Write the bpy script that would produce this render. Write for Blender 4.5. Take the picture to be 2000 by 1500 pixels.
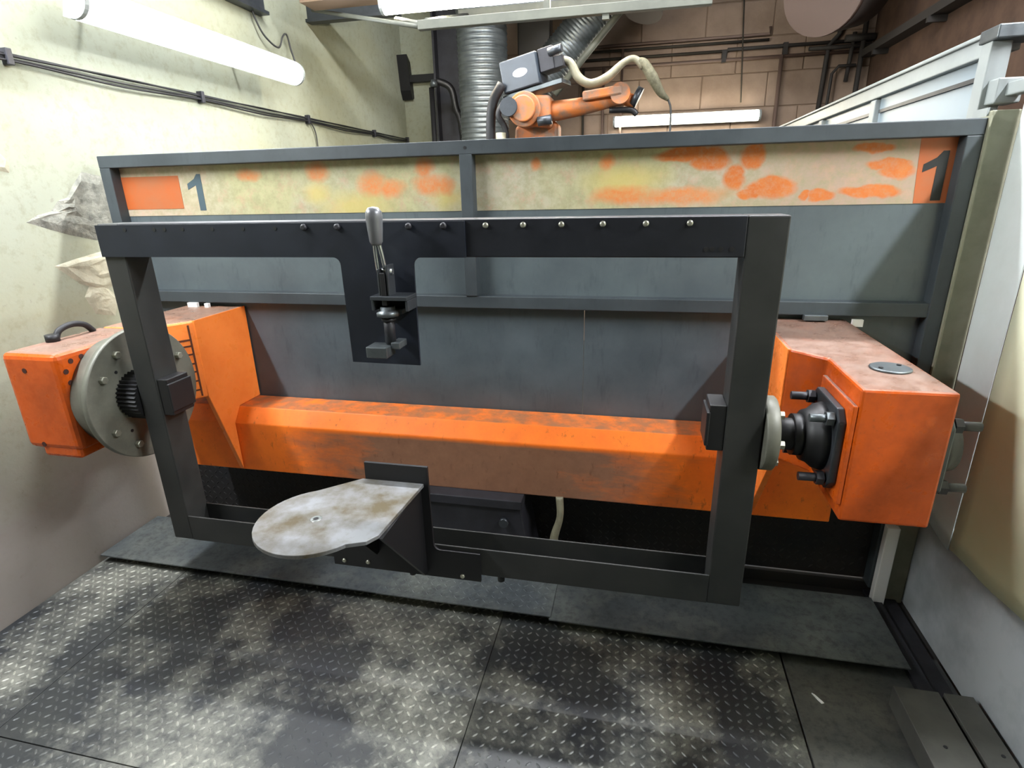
import bpy, bmesh, math, random
from mathutils import Vector, Matrix
random.seed(7)
for o in list(bpy.data.objects): bpy.data.objects.remove(o, do_unlink=True)
SC = bpy.context.scene
COL = SC.collection
PI = math.pi

# ------------------------------------------------------------------ camera
cam_d = bpy.data.cameras.new('camera'); cam = bpy.data.objects.new('camera', cam_d); COL.objects.link(cam)
cam_d.sensor_fit = 'HORIZONTAL'; cam_d.sensor_width = 36.0; cam_d.lens = 36.0 * 1096.0 / 2000.0
cam_d.clip_start = 0.02; cam_d.clip_end = 60
R_ = (0.9769331880132729, 0.21243006684316235, -0.02179478972674177)
D_ = (0.04861017777162133, -0.3206043594970882, -0.9459650602894766)
F_ = (-0.2079389255893054, 0.9230852134946542, -0.32353530232772726)
cam.matrix_world = Matrix(((R_[0], -D_[0], -F_[0], 0), (R_[1], -D_[1], -F_[1], 0), (R_[2], -D_[2], -F_[2], 1.65), (0, 0, 0, 1)))
SC.camera = cam

# ------------------------------------------------------------------ world, exposure
W = bpy.data.worlds.new('world'); SC.world = W; W.use_nodes = True
W.node_tree.nodes['Background'].inputs[0].default_value = (0.75, 0.82, 0.9, 1)
W.node_tree.nodes['Background'].inputs[1].default_value = 0.05
SC.view_settings.view_transform = 'Standard'; SC.view_settings.look = 'None'
SC.view_settings.exposure = 0.70; SC.view_settings.gamma = 1.0
SC.view_settings.use_curve_mapping = False
LAMP_WALL, LAMP_LEFT, LAMP_RIGHT, LAMP_BACK, LAMP_MID, LAMP_TOP = 34.0, 170.0, 255.0, 18.0, 76.0, 118.0      # lamp diffuser strengths

# ------------------------------------------------------------------ materials
def srgb(h):
    h = h.lstrip('#'); v = [int(h[i:i+2], 16) / 255 for i in (0, 2, 4)]
    return tuple(c / 12.92 if c <= 0.04045 else ((c + 0.055) / 1.055) ** 2.4 for c in v) + (1,)
class NT:
    def __init__(s, name):
        s.m = bpy.data.materials.new(name); s.m.use_nodes = True
        s.t = s.m.node_tree; s.b = s.t.nodes['Principled BSDF']
        s.pos = s.t.nodes.new('ShaderNodeNewGeometry').outputs['Position']
    def n(s, typ, **kw):
        x = s.t.nodes.new(typ)
        for k, v in kw.items(): setattr(x, k, v)
        return x
    def L(s, a, b): s.t.links.new(a, b)
    def put(s, sock, v):
        if hasattr(v, 'is_linked') or isinstance(v, bpy.types.NodeSocket): s.L(v, sock)
        else: sock.default_value = v
    def math(s, op, a, b=0.0, clamp=False):
        x = s.n('ShaderNodeMath', operation=op); x.use_clamp = clamp
        s.put(x.inputs[0], a); s.put(x.inputs[1], b); return x.outputs[0]
    def vec(s, op, a, b=(0, 0, 0)):
        x = s.n('ShaderNodeVectorMath', operation=op); s.put(x.inputs[0], a); s.put(x.inputs[1], b)
        return x.outputs['Value'] if op in ('LENGTH', 'DISTANCE') else x.outputs[0]
    def noise(s, scale, detail=4, rough=0.6, stretch=None):
        x = s.n('ShaderNodeTexNoise'); x.inputs['Scale'].default_value = scale
        x.inputs['Detail'].default_value = detail; x.inputs['Roughness'].default_value = rough
        s.L(s.vec('MULTIPLY', s.pos, stretch) if stretch else s.pos, x.inputs['Vector'])
        return x.outputs['Fac']
    def ramp(s, v, lo, hi):
        x = s.n('ShaderNodeMapRange'); x.inputs['From Min'].default_value = lo; x.inputs['From Max'].default_value = hi
        s.put(x.inputs['Value'], v); return x.outputs['Result']
    def mix(s, f, a, b):
        x = s.n('ShaderNodeMix', data_type='RGBA'); s.put(x.inputs['Factor'], f)
        s.put(x.inputs[6], a); s.put(x.inputs[7], b); return x.outputs[2]
    def sep(s):
        x = s.n('ShaderNodeSeparateXYZ'); s.L(s.pos, x.inputs[0]); return x.outputs
    def normal_z(s):
        g = s.n('ShaderNodeNewGeometry'); x = s.n('ShaderNodeSeparateXYZ'); s.L(g.outputs['Normal'], x.inputs[0]); return x.outputs[2]
    def bump(s, h, strength=0.2, dist=0.01):
        x = s.n('ShaderNodeBump'); x.inputs['Strength'].default_value = strength; x.inputs['Distance'].default_value = dist
        s.L(h, x.inputs['Height']); s.L(x.outputs[0], s.b.inputs['Normal'])
    def done(s, col, rough=0.5, metal=0.0, spec=None):
        s.put(s.b.inputs['Base Color'], col); s.put(s.b.inputs['Roughness'], rough); s.put(s.b.inputs['Metallic'], metal)
        if spec is not None: s.b.inputs['Specular IOR Level'].default_value = spec
        return s.m
M = {}
def simple(key, c, rough=0.5, metal=0.0, c2=None, scale=12, lo=0.4, hi=0.7, bump=0, stretch=None, spec=None, bscale=None):
    t = NT(key); col = srgb(c)
    if c2: col = t.mix(t.ramp(t.noise(scale, 6, 0.65, stretch), lo, hi), srgb(c), srgb(c2))
    if bump: t.bump(t.noise(bscale or scale * 4, 5), bump, 0.01)
    M[key] = t.done(col, rough, metal, spec); return M[key]
def emit(key, c, strength):
    t = NT(key); t.b.inputs['Emission Color'].default_value = srgb(c); t.b.inputs['Emission Strength'].default_value = strength
    M[key] = t.done(srgb('#f0f0ee'), 0.5)
def orange_mat(key, base='#c4520e', dark='#923c0d', dust='#6c6056', dust_amt=0.9, side_dirt=0.35):
    t = NT(key)
    c = t.mix(t.ramp(t.noise(5, 6, 0.7), 0.45, 0.75), srgb(base), srgb(dark))
    sp = t.ramp(t.noise(60, 3, 0.7), 0.62, 0.75)
    c = t.mix(t.math('MULTIPLY', sp, side_dirt), c, srgb('#5a3a28'))
    up = t.ramp(t.normal_z(), 0.85, 0.98)
    up = t.math('MULTIPLY', up, t.math('ADD', t.math('MULTIPLY', t.noise(9, 5), 0.5), 0.75, True))
    c = t.mix(t.math('MULTIPLY', up, dust_amt), c, srgb(dust))
    M[key] = t.done(c, t.ramp(t.noise(20, 3), 0.2, 0.9), 0.0, 0.4); t.bump(t.noise(90, 4), 0.05, 0.004)
orange_mat('orange'); orange_mat('orange_clean_lit', '#ff8c3c', '#f27a2c', dust_amt=0.92, side_dirt=0.12)  # one paint twice: fronts darkened, inner arm faces cleaner and lightened as if lit
def beam_mat():
    t = NT('beam_orange'); x, y, z = t.sep()
    c = t.mix(t.ramp(t.noise(6, 6, 0.7), 0.4, 0.75), srgb('#fa7c22'), srgb('#e06a22'))
    n1 = t.noise(7, 6, 0.7, (0.5, 1, 1.6))
    d = t.math('ABSOLUTE', t.math('ADD', x, 0.62))                      # soot lies on the middle of the span
    m = t.math('SUBTRACT', 1.9, t.math('MULTIPLY', d, 2.1))
    m = t.math('ADD', m, t.math('MULTIPLY', t.math('SUBTRACT', n1, 0.5), 2.2))
    fz = t.ramp(t.math('ADD', z, t.math('MULTIPLY', t.math('SUBTRACT', n1, 0.5), 0.02)), 0.672, 0.655)
    m = t.math('MULTIPLY', t.math('MULTIPLY', m, 1.0, True), fz)
    soot = t.mix(t.noise(16, 6, 0.75), srgb('#5c4a3e'), srgb('#8a6c56'))
    c = t.mix(t.math('MULTIPLY', m, 0.92, True), c, soot)
    up = t.math('MULTIPLY', t.ramp(t.normal_z(), 0.9, 0.99), t.ramp(t.noise(12, 5), 0.3, 0.6))
    c = t.mix(t.math('MULTIPLY', up, 0.8), c, srgb('#8c6a50'))
    c = t.mix(t.math('MULTIPLY', t.ramp(t.noise(45, 4, 0.7, (1, 1, 0.4)), 0.6, 0.72), 0.45), c, srgb('#54301c'))
    M['beam'] = t.done(c, 0.5, 0, 0.35); t.bump(t.noise(70, 4), 0.06, 0.004)
beam_mat()
def steel_sheet(key, a, b, rough=0.42, spec=0.5):
    t = NT(key)
    c = t.mix(t.ramp(t.noise(3.5, 6, 0.65), 0.35, 0.7), srgb(a), srgb(b))
    c = t.mix(t.math('MULTIPLY', t.ramp(t.noise(30, 5, 0.7, (1, 1, 0.25)), 0.55, 0.75), 0.35), c, srgb('#20242a'))
    r = t.math('ADD', t.math('MULTIPLY', t.noise(14, 5), 0.25), rough - 0.12)
    M[key] = t.done(c, r, 0.0, spec); t.bump(t.noise(120, 3), 0.04, 0.003)
steel_sheet('sheet', '#4a5256', '#586264'); steel_sheet('sheet_low', '#424b50', '#525c61'); steel_sheet('frame_grey', '#32383b', '#40474a', 0.5, 0.4)
steel_sheet('black_paint', '#14161b', '#1e2128', 0.5, 0.35); steel_sheet('black_plate', '#141820', '#1d222c', 0.46, 0.35)
steel_sheet('post_paint', '#212322', '#323230', 0.5, 0.35); steel_sheet('kick', '#1b1c1e', '#2a2622', 0.6, 0.3)
def tread_mat(key, a, b, wear, lo=0.47, hi=0.66, amt=0.85):
    t = NT(key)
    c = t.mix(t.ramp(t.noise(2.2, 5, 0.6), 0.35, 0.7), srgb(a), srgb(b))
    w = t.math('MULTIPLY', t.ramp(t.noise(1.9, 7, 0.68), lo, hi), amt, True)
    c = t.mix(w, c, srgb(wear))
    c = t.mix(t.math('MULTIPLY', t.ramp(t.noise(34, 5, 0.75), 0.46, 0.66), 0.55), c, srgb('#26282a'))
    r = t.math('ADD', t.math('MULTIPLY', t.noise(6, 5), 0.3), 0.36)
    M[key] = t.done(c, r, 0.2, 0.5); t.bump(t.noise(150, 3), 0.1, 0.003)
tread_mat('tread', '#24272b', '#3c3e3b', '#9a9a8e'); tread_mat('tread_bump', '#42454a', '#585a55', '#c8c8b8')
tread_mat('tread_dark', '#424546', '#4e504c', '#605f57'); tread_mat('step_steel', '#42484b', '#52585a', '#6c706a')
def band_mat():
    t = NT('band')
    c = t.mix(t.ramp(t.noise(2.6, 4), 0.4, 0.62), srgb('#aea892'), srgb('#aaa67e'))
    x, y, z = t.sep()
    c = t.mix(t.math('MULTIPLY', t.ramp(x, 0.1, 0.6), 0.9), c, srgb('#a08878'))
    c = t.mix(t.math('MULTIPLY', t.ramp(x, -1.75, -2.1), 0.7), c, srgb('#b09a86'))
    c = t.mix(t.math('MULTIPLY', t.ramp(t.noise(26, 6, 0.8), 0.42, 0.62), 0.6), c, srgb('#8c8a66'))
    c = t.mix(t.math('MULTIPLY', t.ramp(t.noise(17, 5, 0.8), 0.5, 0.66), 0.45), c, srgb('#b8907a'))
    warp = t.n('ShaderNodeTexNoise'); warp.inputs['Scale'].default_value = 14; warp.inputs['Detail'].default_value = 3; t.L(t.pos, warp.inputs['Vector'])
    wp = t.vec('ADD', t.pos, t.vec('MULTIPLY', t.vec('SUBTRACT', warp.outputs['Color'], (0.5, 0.5, 0.5)), (0.06, 0, 0.045)))
    def blobs(L):
        acc = None
        for cx, cz, rx, rz in L:
            d = t.vec('LENGTH', t.vec('MULTIPLY', t.vec('SUBTRACT', wp, (cx, 2.25, cz)), (1 / rx, 0, 1 / rz)))
            acc = d if acc is None else t.math('MINIMUM', acc, d)
        return acc
    olive = blobs([(-1.15, 1.61, 0.16, 0.06), (-1.33, 1.66, 0.07, 0.05), (-0.06, 1.68, 0.15, 0.06), (-0.75, 1.63, 0.08, 0.05)])
    c = t.mix(t.math('MULTIPLY', t.ramp(olive, 1.3, 0.3), 0.65), c, srgb('#c0ae60'))
    L1 = [(-1.636, 1.741, 0.05, 0.02), (-1.31, 1.748, 0.042, 0.031), (-1.069, 1.692, 0.058, 0.043), (-0.988, 1.675, 0.05, 0.03), (-0.84, 1.74, 0.034, 0.034), (-0.827, 1.683, 0.06, 0.034), (-0.765, 1.681, 0.035, 0.03), (-0.394, 1.749, 0.016, 0.018), (-0.129, 1.745, 0.024, 0.024), (-0.069, 1.628, 0.1, 0.03), (0.13, 1.624, 0.14, 0.027)]
    L2 = [(0.15, 1.761, 0.11, 0.026), (0.231, 1.747, 0.065, 0.034), (0.373, 1.751, 0.042, 0.04), (0.318, 1.685, 0.04, 0.046), (0.447, 1.647, 0.08, 0.034), (0.372, 1.627, 0.04, 0.02), (0.56, 1.611, 0.017, 0.016), (0.618, 1.613, 0.045, 0.02), (0.769, 1.625, 0.09, 0.022), (0.761, 1.762, 0.058, 0.017), (0.842, 1.695, 0.05, 0.026), (0.808, 1.716, 0.07, 0.014)]
    gr = t.math('ADD', t.math('MULTIPLY', t.ramp(t.noise(70, 4, 0.8), 0.3, 0.6), 0.45), 0.5, True)
    c = t.mix(t.math('MULTIPLY', t.ramp(blobs(L1), 1.5, 0.6), gr), c, t.mix(t.noise(40, 4), srgb('#cc6c30'), srgb('#c88850')))
    c = t.mix(t.math('MULTIPLY', t.ramp(blobs(L2), 1.2, 0.85), t.math('ADD', gr, 0.1, True)), c, t.mix(t.noise(22, 4), srgb('#b4581e'), srgb('#c4783c')))
    M['band'] = t.done(c, 0.5, 0, 0.35)
band_mat()
def wall_mat():
    t = NT('plaster'); x, y, z = t.sep()
    c = t.mix(t.ramp(t.noise(1.3, 4), 0.35, 0.65), srgb('#989a84'), srgb('#9ca090'))
    c = t.mix(t.math('MULTIPLY', t.ramp(t.noise(22, 6, 0.75), 0.5, 0.68), 0.4), c, srgb('#7c7c64'))
    c = t.mix(t.math('MULTIPLY', t.ramp(t.noise(2.0, 5, 0.6, (1, 0.35, 1.6)), 0.52, 0.72), 0.3), c, srgb('#989270'))
    grime = t.ramp(t.math('ADD', z, t.math('MULTIPLY', t.noise(4, 5), 0.5)), 1.15, 0.6)   # floor-level grime
    c = t.mix(t.math('MULTIPLY', grime, 0.75), c, srgb('#948a88'))
    c = t.mix(t.math('MULTIPLY', t.ramp(t.noise(28, 3, 0.6), 0.68, 0.72), 0.35), c, srgb('#7a766c'))
    M['plaster'] = t.done(c, 0.75, 0, 0.2); t.bump(t.noise(60, 5), 0.12, 0.006)
wall_mat()
simple('block', '#8a7868', 0.85, c2='#7a6858', scale=3, bump=0.15, bscale=50, spec=0.1)
simple('mortar', '#7d6a58', 0.9, spec=0.1); simple('brick_red', '#564438', 0.9, c2='#44362e', scale=4, spec=0.1)
simple('ceil', '#3a362f', 0.9, c2='#2e2b26', scale=3, spec=0.1)
simple('concrete', '#3c3c3a', 0.8, c2='#2c2c2a', scale=4)
simple('white_paint', '#8c9290', 0.45, c2='#828886', scale=5); simple('white_panel', '#808e96', 0.35, c2='#7a8890', scale=2)
simple('shaded_post', '#8a8a76', 0.6, c2='#74745f', scale=6); simple('lower_board', '#aeb4b6', 0.5, c2='#8c9294', scale=4)
simple('curtain_a', '#e8f0ee', 0.4, c2='#dce4e0', scale=3); simple('curtain_b', '#f6f8d8', 0.4, c2='#eef0c8', scale=2.5)
for k in ('curtain_a', 'curtain_b'):          # thin plastic sheet lets light through
    nt = M[k].node_tree; pb = nt.nodes['Principled BSDF']; tl = nt.nodes.new('ShaderNodeBsdfTranslucent'); mx = nt.nodes.new('ShaderNodeMixShader')
    mx.inputs[0].default_value = 0.1; out = nt.nodes['Material Output']
    if pb.inputs['Base Color'].is_linked: nt.links.new(pb.inputs['Base Color'].links[0].from_socket, tl.inputs['Color'])
    nt.links.new(pb.outputs[0], mx.inputs[1]); nt.links.new(tl.outputs[0], mx.inputs[2]); nt.links.new(mx.outputs[0], out.inputs['Surface'])
simple('galv', '#666c6e', 0.42, 0.7, c2='#4c5254', scale=8); simple('galv_dark', '#4a4e52', 0.4, 0.6, c2='#383c40', scale=6)
simple('dark_steel', '#26262a', 0.5, 0.2, c2='#34343a', scale=8); simple('black', '#101012', 0.5); simple('black_rubber', '#1a1a1c', 0.6)
simple('plate_grey', '#5e5e54', 0.5, 0.15, c2='#727266', scale=9, bump=0.05); simple('bolt', '#a8a898', 0.35, 0.7)
simple('steel_bright', '#7c7e80', 0.45, 0.3, c2='#4e452f', scale=6, lo=0.42, hi=0.66); simple('chrome', '#b8bcbc', 0.25, 0.9)
simple('grip', '#6c6e70', 0.35, 0.3); simple('hole', '#3a160a', 0.7); simple('marker', '#5a2a10', 0.7)
simple('sticker_orange', '#ac5420', 0.5, c2='#a05f3a', scale=6); simple('digit_blue', '#3e5058', 0.6); simple('digit_black', '#1a1c1a', 0.6)
simple('sticker_edge', '#d0b49c', 0.6); simple('white', '#e4e4e0', 0.5); simple('conduit', '#5c4a40', 0.6); simple('cable_tray', '#2c2824', 0.7)
simple('duct_brown', '#3a322c', 0.7, c2='#302a25', scale=3); simple('hatch', '#54564c', 0.6, c2='#464840', scale=5)
simple('torn', '#8c8c80', 0.9, c2='#55554e', scale=18, bump=0.6, bscale=60); simple('torn_light', '#b4b09a', 0.9, c2='#98947e', scale=14, bump=0.3)
simple('robot_orange', '#b8682e', 0.55, c2='#806450', scale=11, lo=0.42, hi=0.6); simple('robot_box', '#2e363e', 0.4, c2='#272e35', scale=6)
simple('hose', '#807c66', 0.5, c2='#686450', scale=20); simple('torch', '#6a654e', 0.7, c2='#47452f', scale=45); simple('cord', '#3a3a38', 0.6)
simple('rail_grey', '#55585a', 0.5, c2='#3e4042', scale=10); simple('channel', '#5c5c56', 0.5, 0.3, c2='#4a4a46', scale=7)
emit('tube_light', '#f4f8ff', LAMP_WALL); emit('tube_left', '#f4f8ff', LAMP_LEFT); emit('tube_right', '#f4f8ff', LAMP_RIGHT); emit('tube_back', '#fff6e0', LAMP_BACK); emit('tube_mid', '#fff2d8', LAMP_MID); emit('tube_top', '#f8faff', LAMP_TOP)

# ------------------------------------------------------------------ mesh helpers
def catmull(pts, sub=6):
    P = [Vector(p) for p in pts]; P = [P[0]*2 - P[1]] + P + [P[-1]*2 - P[-2]]; out = []
    for i in range(1, len(P) - 2):
        for k in range(sub):
            t = k / sub; a, b, c, d = P[i-1:i+3]
            out.append(0.5 * ((2*b) + (c - a)*t + (2*a - 5*b + 4*c - d)*t*t + (3*b - a - 3*c + d)*t**3))
    return out + [P[-2]]
class MB:
    def __init__(s): s.v = []; s.f = []; s.sm = []
    def add(s, vs, fs, smooth=False):
        k = len(s.v); s.v += [Vector(v) for v in vs]; s.f += [tuple(i + k for i in f) for f in fs]; s.sm += [smooth] * len(fs); return s
    def box(s, x0, x1, y0, y1, z0, z1):
        return s.add([(x, y, z) for x in (x0, x1) for y in (y0, y1) for z in (z0, z1)],
                     [(0, 1, 3, 2), (4, 6, 7, 5), (0, 4, 5, 1), (2, 3, 7, 6), (0, 2, 6, 4), (1, 5, 7, 3)])
    def obox(s, c, size, mat):
        hx, hy, hz = [q / 2 for q in size]; c = Vector(c)
        return s.add([c + mat @ Vector((x, y, z)) for x in (-hx, hx) for y in (-hy, hy) for z in (-hz, hz)],
                     [(0, 1, 3, 2), (4, 6, 7, 5), (0, 4, 5, 1), (2, 3, 7, 6), (0, 2, 6, 4), (1, 5, 7, 3)])
    def prism(s, poly, axis, a, b):
        def P(u, v, w): return {'x': (w, u, v), 'y': (u, w, v), 'z': (u, v, w)}[axis]
        n = len(poly)
        return s.add([P(u, v, a) for u, v in poly] + [P(u, v, b) for u, v in poly],
                     [tuple(range(n)), tuple(range(2*n - 1, n - 1, -1))] + [(i, (i+1) % n, n + (i+1) % n, n + i) for i in range(n)])
    def cyl(s, p0, p1, r0, r1=None, n=24, caps=True):
        r1 = r0 if r1 is None else r1; p0, p1 = Vector(p0), Vector(p1); d = (p1 - p0).normalized()
        u = d.orthogonal().normalized(); w = d.cross(u); vs = []
        for p, r in ((p0, r0), (p1, r1)):
            vs += [p + (u*math.cos(2*PI*i/n) + w*math.sin(2*PI*i/n))*r for i in range(n)]
        k = len(s.v); s.add(vs, [(i, (i+1) % n, n + (i+1) % n, n + i) for i in range(n)], n > 6)
        if caps: s.f += [tuple(k + i for i in range(n)), tuple(k + i for i in range(2*n - 1, n - 1, -1))]; s.sm += [False, False]
        return s
    def lathe(s, p0, d, prof, n=28):
        p0, d = Vector(p0), Vector(d).normalized(); u = d.orthogonal().normalized(); w = d.cross(u); vs = []
        for a, r in prof: vs += [p0 + d*a + (u*math.cos(2*PI*i/n) + w*math.sin(2*PI*i/n))*r for i in range(n)]
        m = len(prof); k = len(s.v)
        s.add(vs, [(j*n + i, j*n + (i+1) % n, (j+1)*n + (i+1) % n, (j+1)*n + i) for j in range(m - 1) for i in range(n)], True)
        s.f += [tuple(k + i for i in range(n)), tuple(k + i for i in range(m*n - 1, (m-1)*n - 1, -1))]; s.sm += [False, False]
        return s
    def tube(s, pts, r, n=10, sub=6, rs=None):
        P = catmull(pts, sub) if sub else [Vector(p) for p in pts]; vs = []; m = len(P); up = None
        for i, p in enumerate(P):
            d = (P[min(i+1, m-1)] - P[max(i-1, 0)]).normalized()
            up = d.orthogonal().normalized() if up is None else (up - d*up.dot(d)).normalized()
            w = d.cross(up); rr = r
            if rs: t = i/(m-1)*(len(rs)-1); q = min(int(t), len(rs)-2); rr = rs[q] + (rs[q+1]-rs[q])*(t-q)
            vs += [p + (up*math.cos(2*PI*j/n) + w*math.sin(2*PI*j/n))*rr for j in range(n)]
        k = len(s.v)
        s.add(vs, [(j*n + i, j*n + (i+1) % n, (j+1)*n + (i+1) % n, (j+1)*n + i) for j in range(m - 1) for i in range(n)], True)
        s.f += [tuple(k + i for i in range(n)), tuple(k + i for i in range(m*n - 1, (m-1)*n - 1, -1))]; s.sm += [False, False]
        return s
WL = {}
def tag(o, label=None, cat=None, group=None, kind=None):
    if label: o['label'] = label
    if cat: o['category'] = cat
    if group: o['group'] = group
    if kind: o['kind'] = kind
    return o
def thing(name, loc, label, cat, group=None):
    o = bpy.data.objects.new(name, None); COL.objects.link(o); o.location = loc; WL[o] = Vector(loc)
    o.empty_display_size = 0.1
    return tag(o, label, cat, group)
def obj(name, mb, mat, parent=None, bevel=0.0, segs=2, recalc=True, label=None):
    if parent is not None: org = WL[parent].copy()
    else:
        xs = [v.x for v in mb.v]; ys = [v.y for v in mb.v]; zs = [v.z for v in mb.v]
        org = Vector(((min(xs)+max(xs))/2, (min(ys)+max(ys))/2, min(zs)))
    me = bpy.data.meshes.new(name); me.from_pydata([v - org for v in mb.v], [], mb.f); 
    for p, sm in zip(me.polygons, mb.sm): p.use_smooth = sm
    bm = bmesh.new(); bm.from_mesh(me)
    if recalc: bmesh.ops.recalc_face_normals(bm, faces=bm.faces)
    if bevel:
        es = [e for e in bm.edges if len(e.link_faces) == 2 and e.calc_face_angle(0) > 0.5]
        bmesh.ops.bevel(bm, geom=es, offset=bevel, segments=segs, profile=0.5, affect='EDGES', clamp_overlap=True)
    bm.to_mesh(me); bm.free()
    me.materials.append(M[mat] if isinstance(mat, str) else mat)
    o = bpy.data.objects.new(name, me); COL.objects.link(o)
    if parent is not None: o.parent = parent; WL[o] = org
    else: o.location = org; WL[o] = org
    if label: o['label'] = label
    return o
def inst(src, parent, loc, name=None):
    """copy of a small mesh built about the world origin"""
    o = bpy.data.objects.new(name or src.name, src) if isinstance(src, bpy.types.Mesh) else src.copy()
    COL.objects.link(o); o.parent = parent; o.location = Vector(loc) - WL[parent]; WL[o] = Vector(loc); return o
def mesh0(name, mb, mat, bevel=0.0):
    me = bpy.data.meshes.new(name); me.from_pydata(mb.v, [], mb.f)
    for p, sm in zip(me.polygons, mb.sm): p.use_smooth = sm
    bm = bmesh.new(); bm.from_mesh(me); bmesh.ops.recalc_face_normals(bm, faces=bm.faces)
    if bevel: bmesh.ops.bevel(bm, geom=[e for e in bm.edges if e.calc_face_angle(0) > 0.5], offset=bevel, segments=1, affect='EDGES')
    bm.to_mesh(me); bm.free(); me.materials.append(M[mat]); return me
def structure(o): o['kind'] = 'structure'; return o
def B(*a): return MB().box(*a)

# ================================================================== THE ROOM
floor = structure(obj('floor', B(-2.6, 2.15, -5.6, 6.6, -0.12, -0.012), 'concrete'))
def lozenges(x0, x1, y0, y1, z, pitch=0.031, normal='z', h=0.0024):
    mb = MB(); L, w = 0.0125, 0.0042; nx = int((x1 - x0)/pitch); ny = int((y1 - y0)/pitch)
    ox = (x1 - x0 - (nx-1)*pitch)/2; oy = (y1 - y0 - (ny-1)*pitch)/2
    for i in range(nx):
        for j in range(ny):
            cx, cy = x0 + ox + i*pitch, y0 + oy + j*pitch; a = PI/4 if (i + j) % 2 else -PI/4
            c, s = math.cos(a), math.sin(a)
            base = [(-L, 0), (-L*.45, -w), (L*.45, -w), (L, 0), (L*.45, w), (-L*.45, w)]; top = [(-L*.5, 0), (L*.5, 0)]
            P = [(cx + u*c - v*s, cy + u*s + v*c, 0) for u, v in base] + [(cx + u*c - v*s, cy + u*s + v*c, h) for u, v in top]
            P = [(p[0], p[1], z + p[2]) if normal == 'z' else (p[0], z - p[2], p[1]) for p in P]
            F = [(0, 1, 6), (1, 2, 7, 6), (2, 3, 7), (3, 4, 7), (4, 5, 6, 7), (5, 0, 6)]
            mb.add(P, F if normal == 'z' else F)
    return mb
def tread_plate(x0, x1, y0, y1, mat='tread', bump='tread_bump', label=None, loz=True):
    p = obj('tread_plate', B(x0 + .0015, x1 - .0015, y0 + .0015, y1 - .0015, -0.012, 0.0), mat, floor, 0.001, 1, label=label)
    if loz:
        q = obj('lozenge_pattern', lozenges(x0 + .004, x1 - .004, y0 + .004, y1 - .004, -0.0002), bump, p, recalc=False); q['kind'] = 'stuff'
for x0, x1 in ((-2.468, -2.0), (-2.0, -0.47), (-0.47, 0.588)):
    tread_plate(x0, x1, 0.97, 1.90)
    tread_plate(x0, x1, 0.0, 0.97)
tread_plate(0.592, 1.14, 0.0, 1.90, 'tread_dark', loz=False, label='smooth dark steel floor plate')

wl = structure(obj('wall_left', B(-2.62, -2.47, -5.6, 6.5, -0.1, 4.05), 'plaster'))
def patch(name, poly, t, mat, seed):
    rnd = random.Random(seed); n = len(poly); cy = sum(p[0] for p in poly)/n; cz = sum(p[1] for p in poly)/n
    mb = MB(); vs = []; rings = 4
    for k in range(rings):
        f = 1 - k/(rings - .3)
        for (y, z) in poly:
            for q in range(1): vs.append((-2.4702 + (t*(0.35 + 0.65*rnd.random()) if k else 0), cy + (y-cy)*f + rnd.uniform(-.006, .006)*(k > 0), cz + (z-cz)*f + rnd.uniform(-.006, .006)*(k > 0)))
    vs.append((-2.47 + t, cy, cz)); fs = []
    for k in range(rings - 1):
        for i in range(n): fs.append((k*n + i, k*n + (i+1) % n, (k+1)*n + (i+1) % n, (k+1)*n + i))
    for i in range(n): fs.append(((rings-1)*n + i, (rings-1)*n + (i+1) % n, rings*n))
    mb.add(vs, fs); return obj(name, mb, mat, wl)
patch('torn_plaster', [(1.921, 1.574), (1.97, 1.60), (2.04, 1.615), (2.08, 1.655), (2.13, 1.67), (2.17, 1.72), (2.23, 1.78), (2.34, 1.76), (2.36, 1.60), (2.34, 1.46), (2.22, 1.478), (2.10, 1.51), (2.0, 1.545)], 0.012, 'torn', 1)['label'] = 'grey torn plaster scar'
patch('torn_plaster', [(1.986, 1.389), (2.10, 1.41), (2.30, 1.44), (2.36, 1.30), (2.20, 1.245), (2.08, 1.30)], 0.010, 'torn_light', 2)
patch('torn_plaster', [(2.087, 1.238), (2.12, 1.28), (2.20, 1.28), (2.26, 1.20), (2.22, 1.12), (2.12, 1.15)], 0.006, 'torn_light', 3)
patch('torn_plaster', [(1.80, 1.92), (1.86, 1.93), (1.90, 1.837), (1.925, 1.80), (1.915, 1.765), (1.84, 1.78)], 0.006, 'torn_light', 4)

wb = structure(obj('wall_back', B(-2.5, 2.1, 6.412, 6.56, -0.1, 4.05), 'mortar'))
bw, bh = 0.6, 0.30
blk = {}
for r in range(7):
    z0 = 1.78 + r*bh; off = 0.3 if r % 2 else 0.0; x = -2.47 - off
    while x < 2.0:
        a, b = max(x, -2.469) + .004, min(x + bw, 2.0) - .004
        if b - a > 0.05:
            key = round(b - a, 3)
            if key not in blk: blk[key] = mesh0('block', B(0, b - a, -0.012, 0, 0.004, bh - .004), 'block', 0.004)
            inst(blk[key], wb, (a, 6.412, z0), 'block')
        x += bw
obj('pilaster', B(-2.47, -2.0, 6.15, 6.40, -0.1, 3.9), 'plaster', wl)
obj('wall_base_courses', B(-2.469, 2.0, 6.401, 6.412, -0.1, 1.78), 'block', wb)
wh = structure(obj('wall_hall', B(2.0, 2.12, -5.6, 6.42, -0.1, 4.05), 'brick_red'))
structure(obj('wall_front', B(-2.6, 2.1, -5.6, -5.45, -0.1, 4.05), 'brick_red'))
structure(obj('ceiling', B(-2.6, 2.1, -5.6, 6.55, 3.90, 4.05), 'ceil'))

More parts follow.
